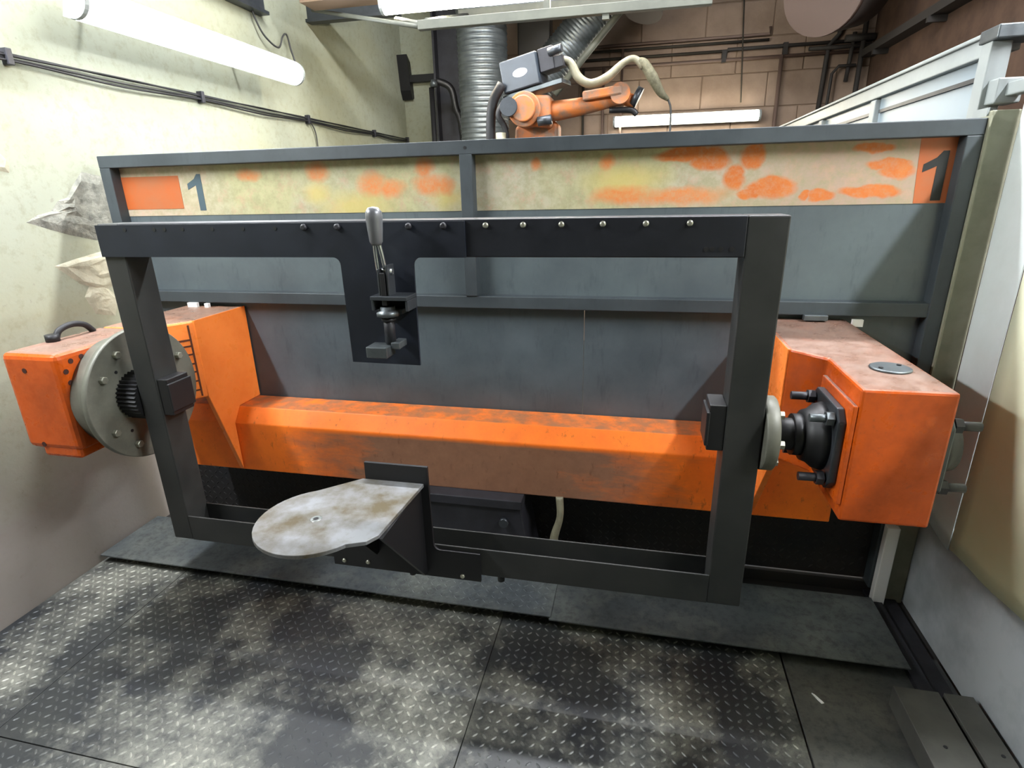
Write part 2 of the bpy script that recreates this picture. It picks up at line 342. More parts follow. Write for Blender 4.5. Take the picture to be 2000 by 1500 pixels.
# ================================================================== RIGHT-HAND ENCLOSURE
en = thing('enclosure_wall', (1.15, 3.9, 0), 'white framed panel enclosure running back along the right side', 'enclosure')
def ebox(name, *a, mat='white_paint', bevel=0.004): return obj(name, B(*a), mat, en, bevel)
ebox('post', 1.075, 1.135, 2.335, 2.40, -0.012, 2.075)
ebox('post_cap', 1.07, 1.20, 2.30, 2.41, 2.075, 2.115, mat='galv')
for y in (3.45, 4.36, 5.5): ebox('post', 1.13, 1.19, y, y + .065, -0.012, 2.05)
ebox('top_rail', 1.13, 1.19, 2.40, 6.38, 2.055, 2.115); ebox('top_trim', 1.12, 1.20, 2.40, 6.38, 2.115, 2.13)
for y0, y1 in ((2.40, 3.45), (3.515, 4.36), (4.425, 5.5), (5.565, 6.38)):
    p = obj('panel', B(1.155, 1.165, y0, y1, 0.02, 2.055), 'white_panel', en)
    obj('glazing_bead', B(1.145, 1.155, y0 + .02, y1 - .02, 1.985, 2.0), 'galv_dark', p)
obj('shaded_post', B(1.064, 1.145, 2.215, 2.333, -0.012, 1.86), 'shaded_post', en, 0.004, label='post face in shade, painted olive grey')  # shaded face of the white post, its shade put into olive paint
obj('white_strip', B(1.058, 1.064, 2.235, 2.32, 0.0, 1.87), 'white_paint', en)
obj('foot_strip', B(1.012, 1.058, 2.165, 2.198, -0.012, 0.37), 'white', en, 0.003)
wr = structure(obj('wall_right', B(1.146, 1.16, -2.4, 2.272, 0.0, 0.47), 'lower_board'))
def curtain(y0, y1, mat, label, amp, z0a, z0b, ph):
    mb = MB(); ny, nz = 60, 24; vs = []; fs = []
    for j in range(nz + 1):
        for i in range(ny + 1):
            y = y0 + (y1 - y0)*i/ny; t = j/nz; zb = z0a + (z0b - z0a)*i/ny; z = zb + (1.905 - zb)*t
            vs.append((1.138 + amp*math.sin(y*9 + ph)*(1 - .5*t) + amp*.5*math.sin(y*23 + z*2 + ph), y, z))
    for j in range(nz):
        for i in range(ny): fs.append((j*(ny+1)+i, j*(ny+1)+i+1, (j+1)*(ny+1)+i+1, (j+1)*(ny+1)+i))
    k = len(vs); vs += [(v[0] + .003, v[1], v[2]) for v in vs]
    fs += [tuple(q + k for q in reversed(f)) for f in fs]
    edge = [i for i in range(ny)]
    fs += [(i+1, i, k+i, k+i+1) for i in range(ny)] + [(nz*(ny+1)+i, nz*(ny+1)+i+1, k+nz*(ny+1)+i+1, k+nz*(ny+1)+i) for i in range(ny)]
    fs += [(j*(ny+1), (j+1)*(ny+1), k+(j+1)*(ny+1), k+j*(ny+1)) for j in range(nz)] + [((j+1)*(ny+1)+ny, j*(ny+1)+ny, k+j*(ny+1)+ny, k+(j+1)*(ny+1)+ny) for j in range(nz)]
    mb.add(vs, fs, True)
    return tag(obj('weld_curtain', mb, mat, recalc=True), label, 'curtain', None)
curtain(2.0, 2.205, 'curtain_a', 'narrow bluish white plastic curtain strip beside the shaded olive post', 0.003, 0.40, 0.42, 0.4)
curtain(-2.0, 1.995, 'curtain_b', 'long yellowish plastic curtain hanging along the right side', 0.005, 0.75, 0.41, 1.2)
rl = thing('curtain_rail', (1.14, 0.2, 1.905), 'white curtain rail bar above the yellowish curtain', 'rail')
obj('bar', B(1.118, 1.158, -2.0, 2.37, 1.905, 1.945), 'white_paint', rl, 0.004); obj('end_clamp', B(1.09, 1.165, 2.28, 2.36, 1.885, 1.96), 'white_paint', rl, 0.005)
for y in (0.4, 1.3, 2.2): obj('hanger', MB().cyl((1.14, y, 1.945), (1.14, y, 3.90), 0.005, n=8), 'galv', rl)

# ================================================================== FLOOR STEP
st = thing('step_platform', (-0.65, 1.97, 0), 'low raised steel step running under the orange beam', 'platform')
def step_plate(x0, x1, y0, z1, label=None):
    p = obj('step_plate', B(x0, x1, y0, 2.15, z1 - .008, z1), 'step_steel', st, 0.0015, 1, label=label); return p
p1 = step_plate(-2.45, -1.012, 1.802, 0.048); p2 = step_plate(-1.018, -0.268, 1.792, 0.054); p3 = step_plate(-0.274, 1.0, 1.780, 0.050)
q = obj('lozenge_pattern', lozenges(-1.01, -0.28, 1.80, 2.14, 0.0538, h=0.0016), 'step_steel', p2, recalc=False); q['kind'] = 'stuff'
obj('support_bar', B(-2.45, 1.0, 1.93, 1.97, -.01, 0.04), 'dark_steel', st); obj('support_bar', B(-2.45, 1.0, 2.10, 2.14, -.01, 0.04), 'dark_steel', st)
obj('back_filler', B(-2.45, 1.0, 2.155, 2.236, -.012, 0.012), 'kick', st)  # black filler strip added to keep the gap behind the step dark
gt = obj('floor_gutter', MB().box(1.004, 1.05, 1.60, 2.26, -0.01, 0.02).box(1.05, 1.12, 1.60, 2.26, -0.01, 0.004), 'dark_steel')
tag(gt, 'dark steel gutter strip beside the right end of the step', 'gutter')

# ================================================================== PARTITION
pt = thing('partition_screen', (-0.65, 2.25, 0), 'dark grey steel partition with an orange spotted strip along its top', 'partition')
def pf(name, x0, x1, z0, z1, y0=2.20, y1=2.27): return obj(name, B(x0, x1, y0, y1, z0, z1), 'frame_grey', pt, 0.003)
pf('top_rail', -2.338, 1.05, 1.788, 1.838); pf('side_stile', -2.338, -2.285, 0.06, 1.788); pf('side_stile', 1.002, 1.05, 0.06, 1.788)
pf('mullion', -0.682, -0.632, 1.25, 1.79); pf('mid_rail', -2.305, 1.011, 1.20, 1.25, 2.205); obj('bottom_rail', B(-2.338, 1.05, 2.24, 2.27, -0.012, 0.06), 'kick', pt)
obj('edge_trim', B(1.05, 1.056, 2.19, 2.28, 0.06, 1.843), 'shaded_post', pt)
b1 = obj('sign_strip', B(-2.305, -0.682, 2.25, 2.258, 1.583, 1.79), 'band', pt, label='cream strip with faded orange spots'); b2 = obj('sign_strip', B(-0.632, 1.011, 2.25, 2.258, 1.583, 1.79), 'band', pt, label='cream strip with orange patches')
obj('sheet', B(-2.305, -0.682, 2.252, 2.262, 1.25, 1.583), 'sheet', pt); obj('sheet', B(-0.632, 1.011, 2.252, 2.262, 1.25, 1.583), 'sheet', pt)
obj('lower_sheet', B(-2.305, -0.2015, 2.252, 2.262, 0.44, 1.20), 'sheet_low', pt); obj('lower_sheet', B(-0.1985, 1.011, 2.252, 2.262, 0.44, 1.20), 'sheet_low', pt)
kp = obj('kick_panel', B(-2.305, 1.011, 2.254, 2.262, 0.07, 0.44), 'kick', pt)
q = obj('lozenge_pattern', lozenges(-2.3, 1.0, 0.075, 0.435, 2.2541, 0.031, 'y'), 'kick', kp, recalc=True); q['kind'] = 'stuff'
def flat(name, poly, mat, parent, y=2.25, t=0.0008): return obj(name, MB().prism(poly, 'y', y - t, y), mat, parent)
flat('orange_sticker', [(-2.287, 1.612), (-1.985, 1.612), (-1.985, 1.75), (-2.287, 1.75)], 'sticker_orange', b1, t=.0012)
def one(x0, x1, z0, z1):
    w = x1 - x0; h = z1 - z0; sw = w*0.42
    return [(x1 - sw, z0), (x1, z0), (x1, z1), (x1 - sw*.62, z1), (x1 - sw*1.15, z1 - h*.13), (x0, z1 - h*.26), (x0, z1 - h*.42), (x1 - sw, z1 - h*.30)]
flat('digit_one', one(-1.945, -1.872, 1.603, 1.754), 'digit_blue', b1, t=.0012)
flat('orange_sticker', [(0.905, 1.584), (1.004, 1.584), (1.004, 1.789), (0.893, 1.789)], 'sticker_orange', b2)
flat('digit_one', one(0.914, 0.984, 1.592, 1.748), 'digit_black', b2, t=.0018)
for x, z, w in ((-2.02, 1.195, .05), (-1.93, 1.193, .02), (0.765, 1.185, 0.035)):
    obj('white_tag', B(x, x + w, 2.19, 2.205, z - .02, z + .005), 'white', pt)
obj('hinge_strip', B(0.60, 0.68, 2.18, 2.204, 1.185, 1.205), 'galv', pt, 0.002)
bhole = mesh0('hole', MB().cyl((0, 0, 0), (0, -0.001, 0), 0.006, n=10), 'black')
inst(bhole, pt, (-0.657, 2.20, 1.812), 'screw_hole')

# ================================================================== POSITIONER
AY, AZ = 1.565, 0.995
po = thing('welding_positioner', (-0.65, 2.1, 0), 'orange welding positioner with a long beam and two end arms', 'positioner')
beam_prof = [(2.05, 0.44), (2.246, 0.44), (2.246, 0.742), (2.095, 0.742), (2.05, 0.676)]
obj('beam', MB().prism(beam_prof, 'x', -2.055, 0.757), 'beam', po, 0.004)
# left (drive) arm: plan outline extruded, plus the side gusset
la = obj('drive_arm', MB().prism([(-2.06, 2.246), (-2.06, 1.78), (-1.865, 1.78), (-1.767, 1.925), (-1.767, 2.246)], 'z', 0.85, 1.18), 'orange_clean_lit', po, 0.008)
obj('side_plate', MB().prism([(1.925, 1.181), (2.246, 1.181), (2.246, 0.744), (2.096, 0.744), (2.047, 0.677), (2.047, 0.445), (1.925, 0.85)], 'x', -1.785, -1.763), 'orange_clean_lit', po, 0.003)
# stencilled marks on the chamfered face of the drive arm
cd = Vector((0.098, 0.145, 0)).normalized(); cn = Vector((0.145, -0.098, 0)).normalized(); c0 = Vector((-1.865, 1.78, 0))
def mark(u0, u1, z0, z1):
    a, b = c0 + cd*u0, c0 + cd*u1
    vs = []
    for off in (0.0003, 0.0018):
        for p, z in ((a, z0), (b, z0), (b, z1), (a, z1)): q = p + cn*off; vs.append((q.x, q.y, z))
    return MB().add(vs, [(0, 1, 2, 3), (7, 6, 5, 4), (0, 4, 5, 1), (1, 5, 6, 2), (2, 6, 7, 3), (3, 7, 4, 0)])
obj('painted_line', mark(0.150, 0.157, 0.86, 1.165), 'marker', la)
for z in (0.885, 0.925, 0.965, 1.0, 1.04, 1.075): obj('painted_dash', mark(0.120, 0.150, z, z + .007), 'marker', la)
obj('painted_line', mark(0.110, 0.117, 0.88, 1.0), 'marker', la)
obj('painted_dash', mark(0.07, 0.15, 1.10, 1.108), 'marker', la)
# drive housing in front of the arm
hb = obj('drive_housing', MB().prism([(1.40, 0.83), (1.40, 1.18), (1.785, 1.18), (1.785, 0.83)], 'x', -2.075, -1.845), 'orange', po, 0.022, 3)
obj('lower_cover', MB().prism([(1.405, 0.800), (1.405, 0.88), (1.76, 0.88), (1.76, 0.800)], 'x', -2.02, -1.86), 'orange', hb, 0.012, 2)
hole_y = mesh0('bolt_hole', MB().cyl((0, 0, 0), (0, -0.0015, 0), 0.009, n=12), 'hole'); hole_x = mesh0('bolt_hole', MB().cyl((0, 0, 0), (0.0015, 0, 0), 0.009, n=12), 'hole')
for x, z in ((-1.985, 1.12), (-2.0, 0.85)): inst(hole_y, hb, (x, 1.40, z), 'bolt_hole')
for y, z in ((1.425, 1.115), (1.43, 1.075), (1.45, 1.145), (1.49, 1.15)): inst(hole_x, hb, (-1.845, y, z), 'bolt_hole')
obj('cable_loop', MB().tube([(-2.03, 1.565, 1.182), (-2.03, 1.585, 1.212), (-2.03, 1.635, 1.224), (-2.03, 1.685, 1.212), (-2.03, 1.715, 1.180)], 0.011), 'black_rubber', hb)
obj('cable_gland', MB().cyl((-2.03, 1.555, 1.178), (-2.03, 1.555, 1.205), 0.022, n=12), 'black', hb)
obj('gearbox_ring', MB().cyl((-1.85, 1.61, 0.985), (-1.757, 1.61, 0.985), 0.20, n=64), 'plate_grey', po)
fp = obj('faceplate', MB().cyl((-1.758, 1.61, 0.985), (-1.735, 1.61, 0.985), 0.238, n=72), 'plate_grey', po, 0.003, 1, label='round grey steel faceplate')
fbolt = mesh0('faceplate_bolt', MB().cyl((0, 0, 0), (0.016, 0, 0), 0.0135, n=6), 'bolt', 0.0015)
for a in (29, 61, 89, 119, 149, 209, 241, 271, 301, 331):
    inst(fbolt, fp, (-1.735, 1.61 + .19*math.cos(math.radians(a)), 0.985 + .19*math.sin(math.radians(a))), 'bolt')
dark_hole = mesh0('bolt_hole', MB().cyl((0, 0, 0), (0.001, 0, 0), 0.006, n=10), 'black')
for a in (134, 228): inst(dark_hole, fp, (-1.735, 1.61 + .15*math.cos(math.radians(a)), 0.985 + .15*math.sin(math.radians(a))), 'bolt_hole')
gear = []
for i in range(72):
    r = 0.080 if (i % 2) else 0.088; a = 2*PI*i/72; gear.append((AY + r*math.cos(a), AZ + r*math.sin(a)))
obj('drive_hub', MB().prism(gear, 'x', -1.738, -1.657), 'black', po)
# right (tail) arm
ta_poly = [(0.757, 2.246), (0.757, 1.427), (0.547, 1.427), (0.547, 1.70), (0.465, 1.79), (0.465, 2.246)]
ta = obj('tail_arm', MB().prism(ta_poly, 'z', 0.815, 1.18), 'orange', po, 0.007)
ta_low = obj('tail_gusset', MB().prism([(1.792, 1.179), (2.246, 1.179), (2.246, 0.743), (2.096, 0.743), (2.047, 0.677), (2.047, 0.445), (1.792, 0.816)], 'x', 0.461, 0.482), 'orange_clean_lit', po, 0.002)
ocap = obj('access_cover', MB().lathe((0.675, 1.615, 1.18), (0, 0, 1), [(0, .05), (.004, .05), (.006, .046)], 32), 'galv', ta)
for a in (0.6, 3.6): inst(mesh0('cover_screw', MB().cyl((0, 0, 0), (0, 0, .003), .006, n=8), 'black'), ocap, (0.675 + .032*math.cos(a), 1.615 + .032*math.sin(a), 1.186), 'screw')
def bearing(xf, s):
    """square four-bolt flange bearing on a face at xf, pointing along s (+1/-1)"""
    q = 0.115; c = 0.03
    sq = [(AY-q+c, AZ-q), (AY+q-c, AZ-q), (AY+q, AZ-q+c), (AY+q, AZ+q-c), (AY+q-c, AZ+q), (AY-q+c, AZ+q), (AY-q, AZ+q-c), (AY-q, AZ-q+c)]
    f = obj('flange_bearing', MB().prism(sq, 'x', xf, xf + s*0.02), 'galv_dark', po, 0.004, label='black four bolt flange bearing')
    obj('bearing_housing', MB().lathe((xf + s*.02, AY, AZ), (s, 0, 0), [(0, .095), (.02, .088), (.035, .075), (.05, .07), (.052, .04)], 36), 'black', f)
    st_ = mesh0('stud', MB().cyl((0, 0, 0), (s*.065, 0, 0), 0.012, n=10).cyl((s*.004, 0, 0), (s*.022, 0, 0), 0.02, n=6), 'dark_steel')
    st2 = mesh0('stud', MB().cyl((0, 0, 0), (s*.06, 0, 0), 0.011, n=10).cyl((s*.004, 0, 0), (s*.022, 0, 0), 0.019, n=6), 'galv')
    for k, (dy, dz) in enumerate(((-1, 1), (1, 1), (-1, -1), (1, -1))): inst(st2 if (dy, dz) == (-1, 1) and s < 0 else st_, f, (xf + s*.02, AY + dy*.085, AZ + dz*.085), 'stud')
obj('spacer_plate', B(0.535, 0.547, 1.43, 1.685, 0.86, 1.135), 'orange', ta, 0.003)
bearing(0.535, -1); bearing(0.757, 1)
obj('tail_shaft', MB().cyl((0.39, AY, AZ), (0.52, AY, AZ), 0.045, n=28).cyl((0.44, AY, AZ), (0.47, AY, AZ), 0.058, n=28), 'black', po)
tf = obj('tail_flange', MB().cyl((0.357, AY, AZ), (0.392, AY, AZ), 0.105, n=48), 'plate_grey', po, 0.003, 1)
tb = mesh0('bolt', MB().cyl((0, 0, 0), (0.014, 0, 0), 0.012, n=6), 'bolt')
for a in (60, 120, 180, 240, 300, 0): inst(tb, tf, (0.392, AY + .08*math.cos(math.radians(a)), AZ + .08*math.sin(math.radians(a))), 'bolt')
# pedestal under the middle of the beam
pd = obj('pedestal', MB().prism([(-0.84, -0.012), (-0.36, -0.012), (-0.43, 0.42), (-0.84, 0.42)], 'y', 2.0, 2.2), 'dark_steel', po, 0.006)
obj('pedestal_cap', B(-0.86, -0.42, 1.985, 2.21, 0.40, 0.441), 'dark_steel', po, 0.004)
inst(mesh0('bolt', MB().cyl((0, 0, 0), (0, -0.02, 0), 0.02, n=12), 'galv_dark'), pd, (-0.498, 2.0, 0.332), 'bolt')
hs = obj('pale_strap', MB().tube([(-0.27, 2.05, 0.445), (-0.265, 2.03, 0.36), (-0.29, 2.02, 0.25), (-0.30, 2.03, 0.06)], 0.016, rs=[.016, .014, .018, .02]), 'hose', po)

# ================================================================== FIXTURE FRAME
fr = thing('fixture_frame', (-0.65, 1.55, 0.445), 'large black rectangular fixture frame hung between faceplate and tail flange', 'frame')
Y0, Y1 = 1.5, 1.6
obj('side_post', B(-1.655, -1.575, Y0, Y1, 0.445, 1.584), 'post_paint', fr, 0.004)
obj('side_post', B(0.257, 0.353, Y0, Y1, 0.445, 1.584), 'post_paint', fr, 0.004)
obj('top_rail', B(-1.575, 0.257, Y0, Y1, 1.484, 1.584), 'black_paint', fr, 0.003)
u = 0.006
obj('bottom_rail', MB().prism([(Y0, .445), (Y1, .445), (Y1, .545), (Y1-u, .545), (Y1-u, .445+u), (Y0+u, .445+u), (Y0+u, .545), (Y0, .545)], 'x', -1.575, 0.257), 'post_paint', fr, 0.001, 1)
def fillet(cx, cz, r, a0, a1, n=6): return [(cx + r*math.cos(math.radians(a0 + (a1-a0)*i/n)), cz + r*math.sin(math.radians(a0 + (a1-a0)*i/n))) for i in range(n + 1)]
rr = 0.022
tp = [(-1.655, 1.580), (-1.655, 1.484)] + fillet(-0.832 - rr, 1.484 - rr, rr, 90, 0) + [(-0.829, 1.173), (-0.613, 1.171)] + fillet(-0.610 + rr, 1.484 - rr, rr, 180, 90) + [(-0.457, 1.484), (-0.457, 1.580)]
cp = obj('clamp_plate', MB().prism(tp, 'y', 1.492, 1.4999), 'black_plate', fr, label='black cover plate with a hanging tab')
bp_ = [(-0.99, 0.425), (-0.457, 0.425), (-0.457, 0.532)] + fillet(-0.615 + rr, 0.532 + rr, rr, 270, 180) + [(-0.617, 0.835), (-0.832, 0.835), (-0.835, 0.532), (-0.99, 0.515)]
bp = obj('bracket_plate', MB().prism(bp_, 'y', 1.490, 1.4999), 'black', fr)
h1 = mesh0('hole', MB().cyl((0, 0, 0), (0, -0.0012, 0), 0.006, n=10), 'black'); s1 = mesh0('screw', MB().lathe((0, 0, 0), (0, -1, 0), [(0, .0095), (.006, .009), (.009, .005)], 12), 'dark_steel'); s2 = mesh0('screw', MB().lathe((0, 0, 0), (0, -1, 0), [(0, .008), (.004, .0075), (.006, .004)], 12), 'bolt')
for x in (-1.546, -1.439, -1.402, -1.338, -1.235, -1.132, -1.026): inst(h1, cp, (x, 1.492, 1.566), 'hole')
for x in (-0.932, -0.828, -0.725, -0.615, -0.515): inst(s1, cp, (x, 1.492, 1.568), 'screw')
for x in (-0.400, -0.298, -0.197, -0.091, 0.016, 0.122): inst(s2, fr, (x, 1.5, 1.568), 'screw')
for x in (0.165, 0.18, 0.20, 0.225): inst(h1, fr, (x, 1.5, 1.505), 'hole')
for x, z in ((-0.95, .445), (-0.86, .45), (-0.52, .44)): inst(s2, bp, (x, 1.49, z), 'screw')
for x, z in ((-0.72, .415), (-0.40, .432)): obj('drop_pin', MB().cyl((x, 1.54, z + .012), (x, 1.54, z - .03), 0.012, n=10), 'black', fr)
obj('stop_block', MB().box(0.212, 0.257, 1.505, 1.60, 0.955, 1.09).box(0.205, 0.215, 1.50, 1.605, 0.97, 1.07), 'black', fr, 0.003)
obj('stop_block', MB().box(-1.575, -1.535, 1.505, 1.60, 0.945, 1.075).box(-1.537, -1.528, 1.50, 1.605, 0.96, 1.06), 'black', fr, 0.003)
# support bracket with the pale round-nosed plate
sb = thing('rest_bracket', (-0.74, 1.49, 0.5), 'pale worn steel plate with a rounded nose on a black bracket', 'bracket')
nose = [(-0.632, 1.49), (-0.652, 1.20), (-0.672, 1.165)]
for i in range(25):
    a = math.radians(-35 - (i/24)*(205)); nose.append((-0.862 + .172*math.cos(a), 1.242 + .172*math.sin(a)))
nose += [(-0.842, 1.49)]
pl = obj('rest_plate', MB().prism(nose, 'z', 0.764, 0.776), 'steel_bright', sb, 0.001, 1, label='pale worn steel plate')
obj('centre_hole', MB().cyl((-0.865, 1.242, 0.776), (-0.865, 1.242, 0.7766), 0.008, n=16), 'black', pl)
obj('hole_ring', MB().lathe((-0.865, 1.242, 0.776), (0, 0, 1), [(0, .017), (.0004, .016)], 20), 'chrome', pl)
obj('gusset', MB().prism([(1.20, 0.763), (1.488, 0.763), (1.488, 0.44), (1.47, 0.44)], 'x', -0.652, -0.642), 'black', sb)
obj('gusset', MB().prism([(1.25, 0.763), (1.488, 0.763), (1.488, 0.50), (1.47, 0.50)], 'x', -0.822, -0.812), 'black', sb)
# toggle clamp
tc = thing('toggle_clamp', (-0.68, 1.47, 1.22), 'grey vertical toggle clamp on the black hanging tab', 'clamp')
obj('base_flange', MB().box(-0.716, -0.608, 1.42, 1.492, 1.375, 1.387).box(-0.716, -0.708, 1.425, 1.492, 1.345, 1.375).box(-0.616, -0.608, 1.425, 1.492, 1.345, 1.375), 'galv_dark', tc, 0.002)
obj('body', MB().box(-0.693, -0.686, 1.43, 1.475, 1.375, 1.46).box(-0.668, -0.661, 1.43, 1.475, 1.375, 1.47), 'galv_dark', tc, 0.002)
obj('link', MB().box(-0.684, -0.670, 1.425, 1.445, 1.36, 1.45), 'black', tc, 0.002)
obj('pivot_pin', MB().cyl((-0.70, 1.452, 1.452), (-0.655, 1.452, 1.452), 0.008, n=12), 'chrome', tc)
obj('handle_arm', MB().tube([(-0.692, 1.44, 1.45), (-0.69, 1.43, 1.50), (-0.686, 1.42, 1.545)], 0.006, n=8).tube([(-0.672, 1.44, 1.46), (-0.673, 1.43, 1.50), (-0.677, 1.42, 1.545)], 0.006, n=8), 'chrome', tc)
hg = obj('handle_grip', MB().lathe((-0.681, 1.421, 1.525), (0.06, -0.12, 1), [(0, .013), (.008, .017), (.04, .02), (.07, .022), (.085, .021), (.095, .014), (.098, .004)], 20), 'grip', tc)
obj('collar', MB().lathe((-0.677, 1.445, 1.325), (0, 0, 1), [(0, .018), (.004, .034), (.016, .034), (.02, .022), (.03, .022)], 6), 'galv', tc)
obj('plunger', MB().cyl((-0.677, 1.445, 1.25), (-0.677, 1.445, 1.33), 0.0155, n=18).cyl((-0.677, 1.445, 1.315), (-0.677, 1.445, 1.322), 0.02, n=18), 'dark_steel', tc)
obj('clamp_foot', MB().box(-0.735, -0.672, 1.40, 1.46, 1.215, 1.247).box(-0.672, -0.645, 1.43, 1.485, 1.235, 1.255), 'galv', tc, 0.003)
obj('guide_bracket', MB().box(-0.715, -0.640, 1.46, 1.492, 1.33, 1.345), 'galv_dark', tc, 0.002)

# ================================================================== LAMPS
def lamp(label, axis, a, b, c, mat, w=0.12, face=(1, 0, -0.25), back=None, rods=None, group=None):
    """batten lamp between points a,b on one axis; c = other two coords"""
    P = (lambda t: (c[0], t, c[1])) if axis == 'y' else (lambda t: (t, c[0], c[1]))
    t = thing('batten_lamp', P((a + b)/2), label, 'lamp', group)
    f = Vector(face).normalized(); ax = Vector((0, 1, 0)) if axis == 'y' else Vector((1, 0, 0)); s = f.cross(ax).normalized()
    def sec(pts, t0, t1, name, m, parent=t):
        mb = MB(); n = len(pts)
        vs = [Vector(P(tt)) + s*p[0] + f*p[1] for tt in (t0, t1) for p in pts]
        mb.add(vs, [tuple(range(n)), tuple(range(2*n-1, n-1, -1))] + [(i, (i+1) % n, n+(i+1) % n, n+i) for i in range(n)])
        return obj(name, mb, m, parent)
    h = w/2
    sec([(-h-.006, -.05), (h+.006, -.05), (h+.006, -.012), (-h-.006, -.012)], a, b, 'housing', 'white_paint')
    arc = [(h*math.cos(PI*i/12), -.012 + .06*math.sin(PI*i/12)) for i in range(13)]
    sec(arc, a + .02, b - .02, 'diffuser', mat)
    big = [((h+.004)*math.cos(PI*i/12), -.012 + .063*math.sin(PI*i/12)) for i in range(13)]
    sec(big, a, a + .02, 'end_cap', 'white_paint'); sec(big, b - .02, b, 'end_cap', 'white_paint')
    if back:
        for q in (0.2, 0.8):
            p = Vector(P(a + (b-a)*q)) - f*.05; p = p + Vector((0, 0, .03)); e = Vector((back, p.y, p.z + .10))
            obj('wall_bracket', MB().cyl(p, e, 0.006, n=8), 'galv', t)
    if rods:
        for q in (0.2, 0.8):
            p = Vector(P(a + (b-a)*q)) - f*.04; obj('hanger_rod', MB().cyl(p, (p.x, p.y, rods), 0.005, n=8), 'galv', t)
    return t
lamp('long bright batten lamp on the left wall above the partition', 'y', 2.14, 3.69, (-2.20, 2.396), 'tube_light', 0.125, (1, 0, -.35), back=-2.47)
lamp('batten lamp on the left wall nearer the camera', 'y', 0.20, 1.80, (-2.30, 2.75), 'tube_left', 0.07, (1, 0, -.8), back=-2.47)
lamp('batten lamp hung beyond the yellowish curtain', 'y', 0.20, 1.80, (1.70, 3.10), 'tube_right', 0.06, (-.8, 0, -1), rods=3.90)
lamp('batten lamp hung high above the ceiling hatch frame', 'x', -1.63, -0.25, (3.8, 2.76), 'tube_mid', 0.11, (0, -.2, -1), rods=3.90)
lamp('batten lamp low on the far block wall', 'x', -0.31, 1.09, (6.33, 2.30), 'tube_back', 0.09, (0, -1, -.1))

lamp('batten lamp hung high behind the partition, left one', 'x', -1.75, -0.15, (2.95, 3.55), 'tube_top', 0.125, (0, -.3, -1), rods=3.90)
lamp('batten lamp hung high behind the partition, right one', 'x', -0.05, 1.55, (2.95, 3.55), 'tube_top', 0.125, (0, -.3, -1), rods=3.90)

# ================================================================== LEFT WALL CABLES
cb = thing('cable_bundle', (-2.46, 4.0, 2.19), 'black cable bundle clipped along the left wall', 'cable')
def sag(dx, dz, k):
    stops = [2.02, 3.07, 4.17, 5.3, 6.12]
    pts = [(-2.455 + dx, 0.9, 2.19 + dz)]
    for i, y in enumerate(stops):
        pts.append((-2.455 + dx, (pts[-1][1] + y)/2, 2.19 + dz - .012*k)); pts.append((-2.455 + dx, y, 2.19 + dz))
    return pts
for dx, dz, k in ((0, 0, .6), (.006, .010, -.4), (.008, -.008, 1.3), (.003, .016, 0.3)): obj('cable', MB().tube(sag(dx, dz, k), 0.005, n=6, sub=5), 'black_rubber', cb)
for y in (2.02, 3.07, 4.17, 5.3, 6.1): obj('clip', B(-2.47, -2.435, y - .012, y + .012, 2.165, 2.225), 'dark_steel', cb, 0.003)
obj('drop_wire', MB().tube([(-2.455, 4.20, 2.19), (-2.45, 4.25, 2.12), (-2.455, 4.27, 2.0), (-2.46, 4.27, 1.6)], 0.005, n=6), 'cord', cb)
lc = obj('lamp_cord', MB().tube([(-2.45, 3.66, 2.80), (-2.44, 3.68, 2.72), (-2.43, 3.74, 2.64), (-2.42, 3.86, 2.60), (-2.42, 3.93, 2.68), (-2.42, 3.98, 2.70), (-2.42, 4.01, 2.62), (-2.40, 4.0, 2.52), (-2.37, 3.80, 2.45)], 0.006, n=6), 'cord')
tag(lc, 'thin looped cord hanging at the far end of the left lamp', 'cord')

# ================================================================== CEILING STEELWORK
g = thing('ceiling_girder', (-2.2, 4.0, 2.8), 'dark blue grey steel girder along the top of the left wall', 'girder')
obj('lower_flange', B(-2.47, -2.40, 2.4, 3.78, 2.765, 2.785), 'galv_dark', g); obj('web', B(-2.445, -2.43, 2.4, 3.78, 2.785, 2.95), 'galv_dark', g)
obj('upper_flange', B(-2.47, -2.40, 2.4, 3.78, 2.95, 2.97), 'galv_dark', g)
g2 = thing('cross_girder', (-2.1, 4.35, 2.84), 'short dark girder crossing beyond the left lamp', 'girder')
obj('lower_flange', B(-2.47, -1.75, 4.34, 4.42, 2.865, 2.885), 'galv_dark', g2); obj('web', B(-2.47, -1.75, 4.37, 4.39, 2.885, 3.02), 'galv_dark', g2)
obj('upper_flange', B(-2.47, -1.75, 4.34, 4.42, 3.02, 3.04), 'galv_dark', g2)
hf = thing('hatch_frame', (-0.5, 3.4, 2.51), 'pale grey metal channel frame slung below the ceiling lamp', 'frame')
obj('front_bar', B(-1.25, 0.30, 3.38, 3.42, 2.51, 2.557), 'hatch', hf, 0.003)
obj('rear_bar', B(-1.47, 0.34, 4.9, 4.95, 2.96, 3.01), 'hatch', hf, 0.003)
for x in (-0.53, 0.05, 0.27): obj('upright', B(x - .017, x + .017, 3.385, 3.415, 2.557, 3.90), 'hatch', hf)
obj('drop_lug', B(-0.24, -0.205, 3.385, 3.415, 2.485, 2.51), 'hatch', hf)
obj('end_bar', MB().tube([(-1.24, 3.4, 2.54), (-1.50, 3.70, 2.655)], 0.017, n=6, sub=0), 'hatch', hf)
obj('long_edge_strip', MB().tube([(-1.25, 3.4, 2.53), (-2.30, 4.15, 2.88)], 0.012, n=6, sub=0), 'hatch', hf)
for x in (-1.4, 0.3): obj('side_bar', MB().tube([(x*.86, 3.40, 2.55), (x, 4.92, 2.97)], 0.018, n=6, sub=0), 'hatch', hf)
